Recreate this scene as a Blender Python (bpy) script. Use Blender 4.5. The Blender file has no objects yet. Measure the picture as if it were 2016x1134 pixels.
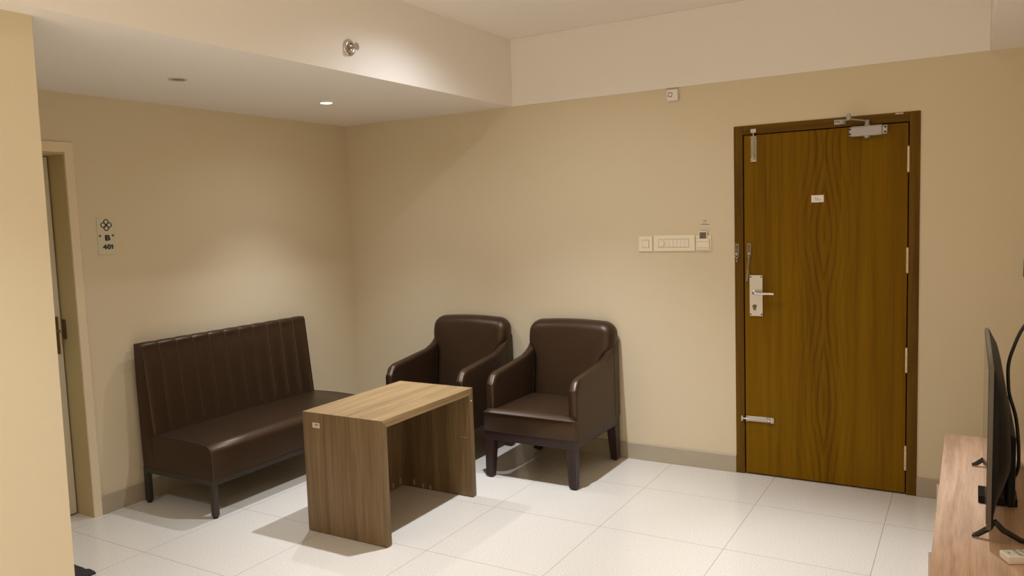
import bpy, bmesh, math, random
from mathutils import Vector, Matrix
PI = math.pi
SC = bpy.context.scene
COL = SC.collection

# ---------------------------------------------------------------- camera
CX, CY, CZ = 3.9903, -4.4413, 1.5045
YAW, PITCH, ROLL, FPX = 0.5317, -0.0889, -0.0342, 1541.79
fw = Vector((-math.sin(YAW)*math.cos(PITCH), math.cos(YAW)*math.cos(PITCH), math.sin(PITCH)))
rt = Vector((math.cos(YAW), math.sin(YAW), 0)); up = rt.cross(fw)
R2 = math.cos(ROLL)*rt + math.sin(ROLL)*up
U2 = -math.sin(ROLL)*rt + math.cos(ROLL)*up
cam = bpy.data.cameras.new('camera'); camo = bpy.data.objects.new('camera', cam); COL.objects.link(camo)
cam.sensor_width = 36.0; cam.lens = FPX*36.0/2016.0; cam.clip_start = 0.02
m = Matrix.Identity(4)
for i in range(3):
    m[i][0] = R2[i]; m[i][1] = U2[i]; m[i][2] = -fw[i]
m[0][3], m[1][3], m[2][3] = CX, CY, CZ
camo.matrix_world = m
SC.camera = camo

# ---------------------------------------------------------------- world, exposure, lamp settings
w = bpy.data.worlds.new('world'); SC.world = w; w.use_nodes = True
w.node_tree.nodes['Background'].inputs[0].default_value = (1.0, 0.9, 0.78, 1)
w.node_tree.nodes['Background'].inputs[1].default_value = 0.02
vs = SC.view_settings
vs.view_transform = 'Standard'; vs.look = 'None'; vs.gamma = 1.0; vs.use_curve_mapping = False
vs.exposure = 0.20
SC.cycles.max_bounces = 10; SC.cycles.diffuse_bounces = 7
SC.cycles.sample_clamp_indirect = 4.0
WARM = (0.95, 1.01, 1.14)
HS = 2.2183      # height of the dropped soffits
HC = 2.64        # height of the main ceiling
XW = 1.4306      # edge of the left soffit
XR = 4.056       # edge of the right soffit
XRW = 4.43       # right wall
YB = -6.6        # wall behind the camera
XN = 1.325       # face of the near partition
YN = -2.955      # its end
# (x, y, z, beam watts, beam degrees, flood watts, lit)
LAMPS = [
    (0.705, -0.936, HS, 58.0, 94, 8.0, True),
    (0.714, -1.945, HS, 0.0, 120, 0.0, False),
    (2.02, -1.22, HC, 176.0, 92, 40.0, True),
    (2.02, -3.30, HC, 62.0, 72, 2.0, True),
    (3.46, -3.30, HC, 100.0, 80, 8.0, True),  # unseen lamp, added so its bounce lifts the ambient level
    (2.02, -5.40, HC, 170.0, 100, 14.0, True),  # added behind the camera for ambient bounce
    (3.46, -5.40, HC, 330.0, 120, 36.0, True),  # stronger added fill, out of view, bouncing light through the room
    (3.70, -1.25, HC, 110.0, 50, 3.0, True),
    (0.714, -3.45, HS, 26.0, 140, 8.0, True),
]

# ---------------------------------------------------------------- materials
def S2L(c):
    c = c/255.0
    return c/12.92 if c <= 0.04045 else ((c+0.055)/1.055)**2.4
def rgb(r, g, b): return (S2L(r), S2L(g), S2L(b), 1)
MATS = {}
def mat(name, col, rough=0.5, metal=0.0, spec=0.5, emis=None, alpha=None, trans=0.0, bump=None, coat=0.0, var=None):
    if name in MATS: return MATS[name]
    m = bpy.data.materials.new(name); m.use_nodes = True; nt = m.node_tree
    b = nt.nodes['Principled BSDF']
    b.inputs['Base Color'].default_value = col if len(col) == 4 else (*col, 1)
    b.inputs['Roughness'].default_value = rough; b.inputs['Metallic'].default_value = metal
    b.inputs['Specular IOR Level'].default_value = spec
    b.inputs['Coat Weight'].default_value = coat
    b.inputs['Transmission Weight'].default_value = trans
    if emis:
        b.inputs['Emission Color'].default_value = (*emis[0], 1); b.inputs['Emission Strength'].default_value = emis[1]
    tc = nt.nodes.new('ShaderNodeTexCoord')
    if bump:
        n = nt.nodes.new('ShaderNodeTexNoise'); n.inputs['Scale'].default_value = bump[0]; n.inputs['Detail'].default_value = 4
        bp = nt.nodes.new('ShaderNodeBump'); bp.inputs['Strength'].default_value = bump[1]; bp.inputs['Distance'].default_value = bump[2]
        nt.links.new(tc.outputs['Object'], n.inputs['Vector']); nt.links.new(n.outputs[0], bp.inputs['Height'])
        nt.links.new(bp.outputs[0], b.inputs['Normal'])
    if var:   # gentle colour variation (scale, dark factor)
        n = nt.nodes.new('ShaderNodeTexNoise'); n.inputs['Scale'].default_value = var[0]; n.inputs['Detail'].default_value = 5
        nt.links.new(tc.outputs['Object'], n.inputs['Vector'])
        mr = nt.nodes.new('ShaderNodeMapRange'); mr.inputs[1].default_value = 0.3; mr.inputs[2].default_value = 0.7
        mr.inputs[3].default_value = var[1]; mr.inputs[4].default_value = 1.0
        nt.links.new(n.outputs[0], mr.inputs[0])
        mx = nt.nodes.new('ShaderNodeMix'); mx.data_type = 'RGBA'; mx.blend_type = 'MULTIPLY'; mx.inputs[0].default_value = 1
        mx.inputs[6].default_value = col if len(col) == 4 else (*col, 1)
        nt.links.new(mr.outputs[0], mx.inputs[7]); nt.links.new(mx.outputs[2], b.inputs['Base Color'])
    MATS[name] = m; return m

def wood(name, c_dark, c_mid, c_light, axis, rough=0.4, sx=18.0, stretch=0.06, cath=None, bands=True, fine=0.5, spec=0.4, sp=(.3, .52, .72)):
    """grain runs along axis; cath = (cx, freq): cathedral figure about x = cx (object coords)"""
    m = bpy.data.materials.new(name); m.use_nodes = True; nt = m.node_tree; N = nt.nodes; L = nt.links
    b = N['Principled BSDF']; b.inputs['Roughness'].default_value = rough; b.inputs['Specular IOR Level'].default_value = spec
    tc = N.new('ShaderNodeTexCoord'); mp = N.new('ShaderNodeMapping')
    sc = [1, 1, 1]; sc['xyz'.index(axis)] = stretch
    mp.inputs['Scale'].default_value = sc; L.new(tc.outputs['Object'], mp.inputs['Vector'])
    n1 = N.new('ShaderNodeTexNoise'); n1.inputs['Scale'].default_value = sx; n1.inputs['Detail'].default_value = 6; n1.inputs['Roughness'].default_value = 0.55
    n1.inputs['Distortion'].default_value = 0.6
    L.new(mp.outputs[0], n1.inputs['Vector'])
    n2 = N.new('ShaderNodeTexNoise'); n2.inputs['Scale'].default_value = sx*9; n2.inputs['Detail'].default_value = 3
    mp2 = N.new('ShaderNodeMapping'); sc2 = [1, 1, 1]; sc2['xyz'.index(axis)] = stretch*0.6
    mp2.inputs['Scale'].default_value = sc2; L.new(tc.outputs['Object'], mp2.inputs['Vector']); L.new(mp2.outputs[0], n2.inputs['Vector'])
    fac = n1.outputs[0]
    if cath:
        # nested eye and arch figure about the heart line x = cath[0]
        def mth(op, a, b_=None, c_=None):
            q = N.new('ShaderNodeMath'); q.operation = op
            for k_, v_ in enumerate((a, b_, c_)):
                if v_ is None: continue
                if isinstance(v_, (int, float)): q.inputs[k_].default_value = v_
                else: L.new(v_, q.inputs[k_])
            return q.outputs[0]
        sep = N.new('ShaderNodeSeparateXYZ'); L.new(tc.outputs['Object'], sep.inputs[0])
        nl = N.new('ShaderNodeTexNoise'); nl.inputs['Scale'].default_value = 3.2; nl.inputs['Detail'].default_value = 3
        mpl = N.new('ShaderNodeMapping'); mpl.inputs['Scale'].default_value = (1.5, 1, 0.6); L.new(tc.outputs['Object'], mpl.inputs['Vector']); L.new(mpl.outputs[0], nl.inputs['Vector'])
        dx = mth('ABSOLUTE', mth('SUBTRACT', sep.outputs['X'], cath[0]))
        ph = mth('ADD', mth('MULTIPLY', dx, cath[1]), mth('MULTIPLY', mth('COSINE', mth('MULTIPLY', sep.outputs['Z'], 6.9)), 5.0))
        ph = mth('ADD', ph, mth('MULTIPLY', nl.outputs[0], 13.0))
        ln = mth('POWER', mth('MULTIPLY_ADD', mth('SINE', ph), .5, .5), 3.0)
        wt = mth('EXPONENT', mth('MULTIPLY', mth('POWER', dx, 2.0), -cath[2]))
        ma_ = mth('MULTIPLY', mth('MULTIPLY', ln, wt), -cath[3])
        ma = N.new('ShaderNodeMath'); ma.operation = 'ADD'; L.new(ma_, ma.inputs[0]); L.new(n1.outputs[0], ma.inputs[1])
        fac = ma.outputs[0]
    mixf = N.new('ShaderNodeMath'); mixf.operation = 'MULTIPLY_ADD'
    s2 = N.new('ShaderNodeMath'); s2.operation = 'SUBTRACT'; L.new(n2.outputs[0], s2.inputs[0]); s2.inputs[1].default_value = 0.5
    L.new(s2.outputs[0], mixf.inputs[0]); mixf.inputs[1].default_value = fine; L.new(fac, mixf.inputs[2])
    cr = N.new('ShaderNodeValToRGB'); e = cr.color_ramp.elements
    e[0].position = sp[0]; e[0].color = c_dark; e[1].position = sp[2]; e[1].color = c_light
    em = e.new(sp[1]); em.color = c_mid
    L.new(mixf.outputs[0], cr.inputs[0]); L.new(cr.outputs[0], b.inputs['Base Color'])
    bp = N.new('ShaderNodeBump'); bp.inputs['Strength'].default_value = 0.12; bp.inputs['Distance'].default_value = 0.002
    L.new(n2.outputs[0], bp.inputs['Height']); L.new(bp.outputs[0], b.inputs['Normal'])
    MATS[name] = m; return m

def floor_mat():
    m = bpy.data.materials.new('vitrified_tile'); m.use_nodes = True; nt = m.node_tree; N = nt.nodes; L = nt.links
    b = N['Principled BSDF']
    tc = N.new('ShaderNodeTexCoord'); sep = N.new('ShaderNodeSeparateXYZ'); L.new(tc.outputs['Object'], sep.inputs[0])
    def line(out, off, T):
        a = N.new('ShaderNodeMath'); a.operation = 'SUBTRACT'; L.new(out, a.inputs[0]); a.inputs[1].default_value = off - 40*T - T/2
        d = N.new('ShaderNodeMath'); d.operation = 'MODULO'; L.new(a.outputs[0], d.inputs[0]); d.inputs[1].default_value = T
        s = N.new('ShaderNodeMath'); s.operation = 'SUBTRACT'; L.new(d.outputs[0], s.inputs[0]); s.inputs[1].default_value = T/2
        ab = N.new('ShaderNodeMath'); ab.operation = 'ABSOLUTE'; L.new(s.outputs[0], ab.inputs[0])
        lt = N.new('ShaderNodeMath'); lt.operation = 'LESS_THAN'; L.new(ab.outputs[0], lt.inputs[0]); lt.inputs[1].default_value = 0.0011
        return lt
    l1 = line(sep.outputs['X'], 0.656, 0.600); l2 = line(sep.outputs['Y'], -0.4689, 0.600)
    mx = N.new('ShaderNodeMath'); mx.operation = 'MAXIMUM'; L.new(l1.outputs[0], mx.inputs[0]); L.new(l2.outputs[0], mx.inputs[1])
    n = N.new('ShaderNodeTexNoise'); n.inputs['Scale'].default_value = 160; n.inputs['Detail'].default_value = 4; L.new(tc.outputs['Object'], n.inputs['Vector'])
    cr = N.new('ShaderNodeValToRGB'); e = cr.color_ramp.elements
    e[0].position = .3; e[0].color = rgb(206, 198, 184); e[1].position = .62; e[1].color = rgb(228, 221, 207)
    L.new(n.outputs[0], cr.inputs[0])
    # small dark specks of grit
    v = N.new('ShaderNodeTexVoronoi'); v.inputs['Scale'].default_value = 1.1; L.new(tc.outputs['Object'], v.inputs['Vector'])
    lt = N.new('ShaderNodeMath'); lt.operation = 'LESS_THAN'; L.new(v.outputs['Distance'], lt.inputs[0]); lt.inputs[1].default_value = 0.006
    mg = N.new('ShaderNodeMix'); mg.data_type = 'RGBA'; mg.inputs[7].default_value = rgb(148, 134, 112)
    L.new(mx.outputs[0], mg.inputs[0]); L.new(cr.outputs[0], mg.inputs[6])
    mg2 = N.new('ShaderNodeMix'); mg2.data_type = 'RGBA'; mg2.inputs[7].default_value = rgb(70, 62, 52)
    L.new(lt.outputs[0], mg2.inputs[0]); L.new(mg.outputs[2], mg2.inputs[6])
    L.new(mg2.outputs[2], b.inputs['Base Color'])
    b.inputs['Roughness'].default_value = 0.2; b.inputs['Specular IOR Level'].default_value = 0.6
    MATS['floor'] = m; return m

M_floor = floor_mat()
M_cream = mat('cream_wall_paint', rgb(217, 202, 171), 0.75, bump=(90, .10, .004), spec=.25)
M_white = mat('white_ceiling_paint', rgb(238, 231, 221), 0.8, bump=(70, .05, .003), spec=.2)
M_skirt = mat('grey_beige_skirting_tile', rgb(178, 165, 143), 0.35, spec=.4, var=(8, .93))
M_leather = mat('dark_brown_leather', (0.058, 0.031, 0.0145, 1), 0.39, metal=0.45, spec=.45, bump=(190, .10, .0015))
M_leather2 = mat('leather_piping', (0.04, 0.021, 0.011, 1), 0.42, metal=0.2, bump=(190, .08, .001))
M_stitch = mat('leather_stitching', (0.11, 0.062, 0.034, 1), 0.5)
M_darkmetal = mat('dark_bronze_metal', rgb(70, 63, 54), 0.42, metal=0.55, bump=(120, .05, .001))
M_rubber = mat('black_rubber', (0.012, 0.011, 0.01, 1), 0.7)
M_wenge = wood('wenge_stained_wood', rgb(34, 20, 18), rgb(46, 28, 25), rgb(58, 37, 32), 'z', rough=.42, sx=30, fine=.3)
M_wengeh = mat('wenge_stained_rail', rgb(46, 28, 25), .42, bump=(60, .08, .001))
M_table_side_shaded = wood('oak_laminate_upright_shaded', rgb(102, 81, 53), rgb(120, 97, 65), rgb(134, 109, 76), 'z', rough=.5, sx=22, stretch=.035, fine=.7)  # oak made darker for the uprights, their shade put into the colour
M_table_top_lit = wood('oak_laminate_lengthwise_lit', rgb(124, 100, 66), rgb(148, 121, 82), rgb(164, 136, 95), 'y', rough=.42, sx=22, stretch=.035, fine=.7)  # lighter copy of the same oak, the lit top put into its colour
M_cab = wood('beech_laminate', rgb(178, 143, 114), rgb(202, 166, 135), rgb(216, 181, 150), 'y', rough=.42, sx=34, stretch=.05, fine=.55)
M_teak = wood('teak_door_veneer', (0.120, 0.052, 0.0008, 1), (0.185, 0.090, 0.0010, 1), (0.225, 0.118, 0.0014, 1), 'z', rough=.55, sx=15, stretch=.035, cath=(3.315-3.3, 190.0, 75.0, .22), fine=.3, spec=.08, sp=(.24, .5, .76))
M_teakf = wood('teak_frame', (0.075, 0.034, 0.002, 1), (0.118, 0.056, 0.003, 1), (0.155, 0.076, 0.004, 1), 'z', rough=.5, sx=20, stretch=.05, fine=.3, spec=.12)
M_teakfh = wood('teak_frame_head', (0.075, 0.034, 0.002, 1), (0.118, 0.056, 0.003, 1), (0.155, 0.076, 0.004, 1), 'x', rough=.5, sx=20, stretch=.05, fine=.3, spec=.12)
M_gap_shade = mat('door_gap_shade', (0.012, 0.004, 0.002, 1), 0.9)  # near-black colour standing in for shade inside the door gaps
M_steel = mat('brushed_steel', rgb(196, 190, 182), 0.36, metal=0.85, bump=(300, .05, .001))
M_chrome = mat('chrome', rgb(205, 198, 190), 0.16, metal=1.0)
M_silver = mat('silver_painted_metal', rgb(176, 170, 166), 0.42, metal=0.35)
M_hinge = mat('pale_brass_hinge', rgb(225, 205, 172), 0.38, metal=0.35)
M_oldsteel = mat('dull_nickel', rgb(138, 120, 94), 0.38, metal=0.7)
M_screw = mat('dark_screw_head', (0.03, 0.025, 0.02, 1), 0.5, metal=.5)
M_plastic = mat('cream_white_plastic', rgb(238, 226, 200), 0.35)
M_plastic_w = mat('white_plastic', rgb(236, 230, 220), 0.4)
M_plastic_g = mat('grey_plastic', rgb(165, 160, 152), 0.45)
M_dark_ink = mat('black_ink', (0.012, 0.007, 0.012, 1), 0.5)
M_grey_ink = mat('grey_ink', rgb(110, 98, 84), 0.6)
M_acryl = mat('frosted_acrylic_sheet', rgb(214, 208, 182), 0.18, spec=.6)
M_paper = mat('white_paper', rgb(238, 230, 222), 0.6)
M_paper2 = mat('translucent_label', rgb(216, 204, 178), 0.4)
M_card = mat('key_card_face', rgb(120, 104, 96), 0.4, var=(60, .5))
M_tv = mat('tv_black_plastic', (0.005, 0.0045, 0.004, 1), 0.5, spec=.18)
M_tvs = mat('tv_screen_glass', (0.006, 0.006, 0.007, 1), 0.08)
M_tvtop = mat('tv_grey_bezel', rgb(96, 88, 78), 0.42, metal=.3)
M_gloss = mat('gloss_black_plastic', (0.01, 0.009, 0.009, 1), 0.14)
M_cable = mat('black_cable_rubber', (0.012, 0.009, 0.008, 1), 0.45)
M_mat = mat('charcoal_woven_mat', rgb(62, 58, 54), 0.95, bump=(260, .8, .006), var=(120, .55))
M_doorw = mat('cream_door_paint', rgb(214, 204, 182), 0.45)
M_casing = mat('cream_casing_paint', rgb(228, 211, 178), 0.55)
M_jamb = mat('yellowish_jamb_paint', rgb(196, 176, 126), 0.6)
M_lens = mat('lit_lamp_lens', (1, .95, .85, 1), 0.5, emis=((1.0, 0.93, 0.8), 30.0))
M_lens_off = mat('unlit_lamp_lens', rgb(90, 82, 66), 0.3)
M_scuff = mat('pale_glue_mark', rgb(176, 152, 116), 0.6)
M_brass = mat('aged_brass', rgb(120, 100, 62), 0.4, metal=.7)

# ---------------------------------------------------------------- mesh helpers
class MB:
    """collects shapes in world coordinates; build() links them as one mesh object"""
    def __init__(s): s.v = []; s.f = []; s.mi = []; s.mats = []
    def _m(s, m):
        if m is None: return 0
        if m not in s.mats: s.mats.append(m)
        return s.mats.index(m)
    def add(s, vs, fs, m=None):
        o = len(s.v); s.v += [tuple(v) for v in vs]; s.f += [tuple(i+o for i in f) for f in fs]; s.mi += [s._m(m)]*len(fs); return s
    def box(s, x0, x1, y0, y1, z0, z1, m=None):
        vs = [(x, y, z) for z in (z0, z1) for y in (y0, y1) for x in (x0, x1)]
        return s.add(vs, [(0, 2, 3, 1), (4, 5, 7, 6), (0, 1, 5, 4), (2, 6, 7, 3), (0, 4, 6, 2), (1, 3, 7, 5)], m)
    def hexa(s, lo, hi, m=None):   # lo, hi: 4 points each, same winding (ccw from above)
        return s.add(list(lo)+list(hi), [(3, 2, 1, 0), (4, 5, 6, 7)] + [(i, (i+1) % 4, (i+1) % 4+4, i+4) for i in range(4)], m)
    def loft(s, rings, caps=True, closed=True, m=None, wrap=False):
        n = len(rings[0]); vs = [p for r in rings for p in r]; fs = []
        R = len(rings)
        for j in range(R if wrap else R-1):
            k = (j+1) % R
            for i in range(n if closed else n-1):
                i2 = (i+1) % n
                fs.append((j*n+i, j*n+i2, k*n+i2, k*n+i))
        if caps and not wrap:
            fs.append(tuple(reversed(range(n)))); fs.append(tuple((R-1)*n+i for i in range(n)))
        return s.add(vs, fs, m)
    def prism(s, pts, axis, a, b, m=None):
        def P(p, t):
            if axis == 'y': return (p[0], t, p[1])
            if axis == 'x': return (t, p[0], p[1])
            return (p[0], p[1], t)
        return s.loft([[P(p, a) for p in pts], [P(p, b) for p in pts]], m=m)
    def cyl(s, p, q, r, n=20, r2=None, m=None):
        return s.tube([p, q], [r, r if r2 is None else r2], n, m)
    def tube(s, path, r, n=12, m=None, wrap=False):
        path = [Vector(p) for p in path]; K = len(path)
        rs = r if isinstance(r, (list, tuple)) else [r]*K
        rings = []; prev = None
        for i, p in enumerate(path):
            if wrap: t = path[(i+1) % K]-path[i-1]
            else: t = path[min(i+1, K-1)]-path[max(i-1, 0)]
            t.normalize()
            if prev is None:
                a = Vector((0, 0, 1)) if abs(t.z) < .9 else Vector((1, 0, 0))
                u = t.cross(a).normalized()
            else:
                u = (prev - t*prev.dot(t)).normalized()
            prev = u; v = t.cross(u)
            rings.append([p+rs[i]*(math.cos(2*PI*k/n)*u+math.sin(2*PI*k/n)*v) for k in range(n)])
        return s.loft(rings, caps=True, m=m, wrap=wrap)
    def lathe(s, c, axis, prof, n=32, m=None):
        """prof: (distance along axis, radius)"""
        c = Vector(c); ax = Vector(axis).normalized(); a = Vector((0, 0, 1)) if abs(ax.z) < .9 else Vector((1, 0, 0))
        u = ax.cross(a).normalized(); v = ax.cross(u)
        return s.loft([[c+ax*d+max(r, 1e-5)*(math.cos(2*PI*k/n)*u+math.sin(2*PI*k/n)*v) for k in range(n)] for d, r in prof], m=m)
    def build(s, name, material, parent=None, smooth=None, bevel=0, seg=3, subsurf=0, origin=None):
        me = bpy.data.meshes.new(name)
        off = Vector(origin) if origin is not None else (Vector(parent['_o']) if parent is not None and '_o' in parent else Vector((0, 0, 0)))
        me.from_pydata([Vector(v)-off for v in s.v], [], s.f)
        bm = bmesh.new(); bm.from_mesh(me); bmesh.ops.remove_doubles(bm, verts=bm.verts, dist=1e-6)
        bmesh.ops.recalc_face_normals(bm, faces=bm.faces); bm.to_mesh(me); bm.free()
        if s.mats:
            for q in s.mats: me.materials.append(q)
            if len(me.polygons) == len(s.mi):
                for p, i in zip(me.polygons, s.mi): p.material_index = i
        else: me.materials.append(material)
        if smooth is not None or subsurf:
            for p in me.polygons: p.use_smooth = True
            if not subsurf: me.set_sharp_from_angle(angle=math.radians(smooth))
        o = bpy.data.objects.new(name, me); COL.objects.link(o)
        if parent is not None:
            o.parent = parent; o['_o'] = tuple(off)
            if origin is not None:
                o.location = Vector(origin)-Vector(parent['_o']); o['_o'] = tuple(origin)
            else: o.location = (0, 0, 0)
            if parent.type == 'MESH' and origin is None: pass
        else:
            o.location = off; o['_o'] = tuple(off)
        if bevel:
            bv = o.modifiers.new('bevel', 'BEVEL'); bv.width = bevel; bv.segments = seg; bv.limit_method = 'ANGLE'; bv.angle_limit = math.radians(40)
            bv.harden_normals = False
            if smooth is None and seg > 1:
                for p in me.polygons: p.use_smooth = True
                me.set_sharp_from_angle(angle=math.radians(30))
                bv.harden_normals = True
        if subsurf:
            sb = o.modifiers.new('sub', 'SUBSURF'); sb.levels = subsurf; sb.render_levels = subsurf
        return o

def tag(o, label=None, cat=None, group=None, kind=None):
    if label: o['label'] = label
    if cat: o['category'] = cat
    if group: o['group'] = group
    if kind: o['kind'] = kind
    return o
def thing(name, loc, label, cat, group=None, kind=None):
    o = bpy.data.objects.new(name, None); COL.objects.link(o); o.location = loc; o.empty_display_size = .05
    o['_o'] = tuple(loc)
    return tag(o, label, cat, group, kind)
def copy_tree(o, parent=None):
    c = o.copy(); COL.objects.link(c)
    if parent is not None: c.parent = parent
    for ch in [x for x in bpy.data.objects if x.parent == o]: copy_tree(ch, c)
    return c
def text_mesh(body, size, name, material, parent, M, bold=0.0, xs=1.0, depth=.0006, sp=1.0):
    cu = bpy.data.curves.new('t', 'FONT'); cu.body = body; cu.size = size; cu.extrude = depth; cu.offset = bold
    cu.space_character = sp; cu.align_x = 'CENTER'; cu.align_y = 'CENTER'; cu.resolution_u = 6
    t = bpy.data.objects.new('t', cu); COL.objects.link(t)
    dg = bpy.context.evaluated_depsgraph_get(); me = bpy.data.meshes.new_from_object(t.evaluated_get(dg))
    bpy.data.objects.remove(t); bpy.data.curves.remove(cu)
    me.name = name; me.transform(Matrix.Diagonal((xs, 1, 1, 1))); me.transform(M)
    me.transform(Matrix.Translation(-Vector(parent['_o'])))
    me.materials.clear(); me.materials.append(material)
    o = bpy.data.objects.new(name, me); COL.objects.link(o); o.parent = parent; o['_o'] = parent['_o']
    return o
# text placed on the back wall (faces -y) and on the left wall (faces +x)
def on_back(x, y, z): return Matrix.Translation((x, y, z)) @ Matrix(((1, 0, 0, 0), (0, 0, -1, 0), (0, 1, 0, 0), (0, 0, 0, 1)))
def on_left(x, y, z): return Matrix.Translation((x, y, z)) @ Matrix(((0, 0, 1, 0), (1, 0, 0, 0), (0, 1, 0, 0), (0, 0, 0, 1)))

# ---------------------------------------------------------------- room shell
DX0, DX1, DZ = 2.8426, 3.7652, 1.967        # door frame outer
LY0, LY1, LZ = -2.108, -2.93, 1.915         # opening in the left wall (clear)
MB().box(-.35, XRW+.2, YB-.2, .25, -.15, 0).build('floor', M_floor); tag(bpy.data.objects['floor'], 'glossy off-white tiled floor', 'floor', kind='structure')
# back wall with the door opening
b = MB()
b.box(-.2, DX0, 0, .2, 0, HC+.1); b.box(DX1, XRW+.2, 0, .2, 0, HC+.1); b.box(DX0, DX1, 0, .2, DZ, HC+.1)
tag(b.build('wall_back', M_cream), 'cream back wall around the teak entrance door', 'wall', kind='structure')
b = MB()
b.box(-.2, 0, LY0, 0, 0, HC+.1); b.box(-.2, 0, YB, LY1, 0, HC+.1); b.box(-.2, 0, LY1, LY0, LZ, HC+.1)
tag(b.build('wall_left', M_cream), 'cream left wall behind the bench', 'wall', kind='structure')
tag(MB().box(XRW, XRW+.2, YB, 0, 0, HC+.1).build('wall_right', M_cream), 'cream right wall beside the television', 'wall', kind='structure')
tag(MB().box(-.2, XRW+.2, YB-.2, YB, 0, HC+.1).build('wall_front', M_cream), 'cream wall behind the camera', 'wall', kind='structure')
# near partition (very slightly out of plumb, as its edge shows)
b = MB()
t, q = 0.0, 0.012
lo = [(XN-.13, YB, 0), (XN-.004, YB, 0), (XN-.004, YN-q, 0), (XN-.13, YN-q, 0)]
hi = [(XN-.13, YB, HS), (XN+.003, YB, HS), (XN+.003, YN+.003, HS), (XN-.13, YN+.003, HS)]
b.hexa(lo, hi)
tag(b.build('wall_partition', M_cream), 'brightly lit cream partition wall at the left edge', 'wall', kind='structure')
tag(MB().box(-.2, XRW+.2, YB, .2, HC, HC+.12).build('ceiling', M_white), 'white main ceiling', 'ceiling', kind='structure')
tag(MB().box(0, XW, YB, 0, HS, HC).build('trim_1', M_white), 'white dropped soffit over the bench', 'soffit', kind='structure')
tag(MB().box(XR, XRW, YB, 0, HS, HC).build('trim_2', M_white), 'white dropped soffit over the television', 'soffit', kind='structure')
tag(MB().box(XW, XR, -.010, 0, HS, HC).build('trim_3', M_white, bevel=.003), 'white band along the top of the back wall', 'soffit', kind='structure')
# baseboards
b = MB(); b.box(.012, DX0, -.011, 0, 0, .1); b.box(DX1, XRW, -.011, 0, 0, .1)
tag(b.build('baseboard_back', M_skirt, bevel=.0015, seg=1), 'grey-beige tile skirting of the back wall', 'skirting', kind='structure')
tag(MB().box(0, .011, -2.062, -.0, 0, .1).build('baseboard_left', M_skirt, bevel=.0015, seg=1), 'grey-beige tile skirting of the left wall', 'skirting', kind='structure')

# ---------------------------------------------------------------- door_1: teak entrance door in the back wall
d = thing('door_1', (3.3, 0, 0), 'closed varnished teak entrance door with steel lever handle and closer', 'door', kind='structure')
FR = 0.0485
b = MB(); b.box(DX0, DX0+FR, -.006, .14, 0, DZ); b.box(DX1-FR, DX1, -.006, .14, 0, DZ)
b.build('door_frame', M_teakf, d, bevel=.002, seg=2)
MB().box(DX0+FR, DX1-FR, -.006, .14, DZ-FR, DZ).build('frame_head', M_teakfh, d, bevel=.002, seg=2)
MB().box(DX0+FR, DX1-FR, .05, .13, 0.0, DZ-FR).build('gap_shade_sheet', M_gap_shade, d)  # dark sheet behind the leaf, paints the shade in the gap
LX0, LX1 = DX0+FR+.006, DX1-FR-.005
leaf = MB().box(LX0, LX1, -.003, .036, .009, DZ-FR-.005).build('door_leaf', M_teak, d, bevel=.0015, seg=2)
YL = -.003
# hinges
for z0 in (.133, .647, 1.160, 1.669):
    b = MB(); z1 = z0+.126; n = 5; x = LX1+.0015
    for k in range(n):
        a0 = z0+(z1-z0)*k/n+.0008; a1 = z0+(z1-z0)*(k+1)/n-.0008
        b.cyl((x, -.0085, a0), (x, -.0085, a1), .0062, 14)
    b.cyl((x, -.0085, z0-.003), (x, -.0085, z1+.003), .0035, 10)
    b.box(x-.004, x+.004, -.006, -.002, z0, z1)
    b.build('hinge', M_hinge, d, smooth=40)
# lock plate with lever
lp = MB().box(2.924, 2.997, -.0125, YL, .913, 1.143).build('lock_plate', M_steel, leaf, bevel=.002)
hb = MB()
hb.lathe((2.953, -.012, 1.045), (0, -1, 0), [(0, .0125), (.004, .0125), (.006, .009), (.028, .0085)], 20)
path = [(2.953, -.040, 1.045)]
for k in range(7):
    a = k/6*PI/2; path.append((2.953+.012*(1-math.cos(a)) + 0.0, -.040-.012*math.sin(a), 1.045))
path = [(2.953, -.025, 1.045)] + path + [(2.985, -.053, 1.045), (3.066, -.053, 1.0445)]
hb.tube(path, .0085, 16)
hb.build('lever_handle', M_chrome, leaf, smooth=40)
b = MB(); b.lathe((2.9525, -.0125, .968), (0, -1, 0), [(0, .011), (.004, .011), (.0055, .009)], 20); b.box(2.9455, 2.9595, -.017, -.0125, .947, .968)
b.build('lock_cylinder', M_brass, leaf, smooth=40)
for x in (2.931, 2.990):
    for z in (.923, 1.133):
        MB().lathe((x, -.0125, z), (0, -1, 0), [(0, .0042), (.001, .0042), (.0014, .003)], 12).build('screw', M_screw, leaf, smooth=40)
# paper sticker on the leaf
st = MB().box(3.251, 3.313, YL-.0008, YL, 1.533, 1.571).build('paper_label', M_paper, leaf)
b = MB()
for x0, x1, z in ((3.268, 3.277, 1.5555), (3.280, 3.287, 1.5555)): b.box(x0, x1, YL-.0011, YL-.0008, z-.0016, z+.0016)
x = 3.268
random.seed(3)
while x < 3.297:
    wd = random.uniform(.0012, .0026); b.box(x, x+wd, YL-.0011, YL-.0008, 1.5445, 1.5475); x += wd+.0006
b.build('printed_text', M_grey_ink, st)
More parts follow.
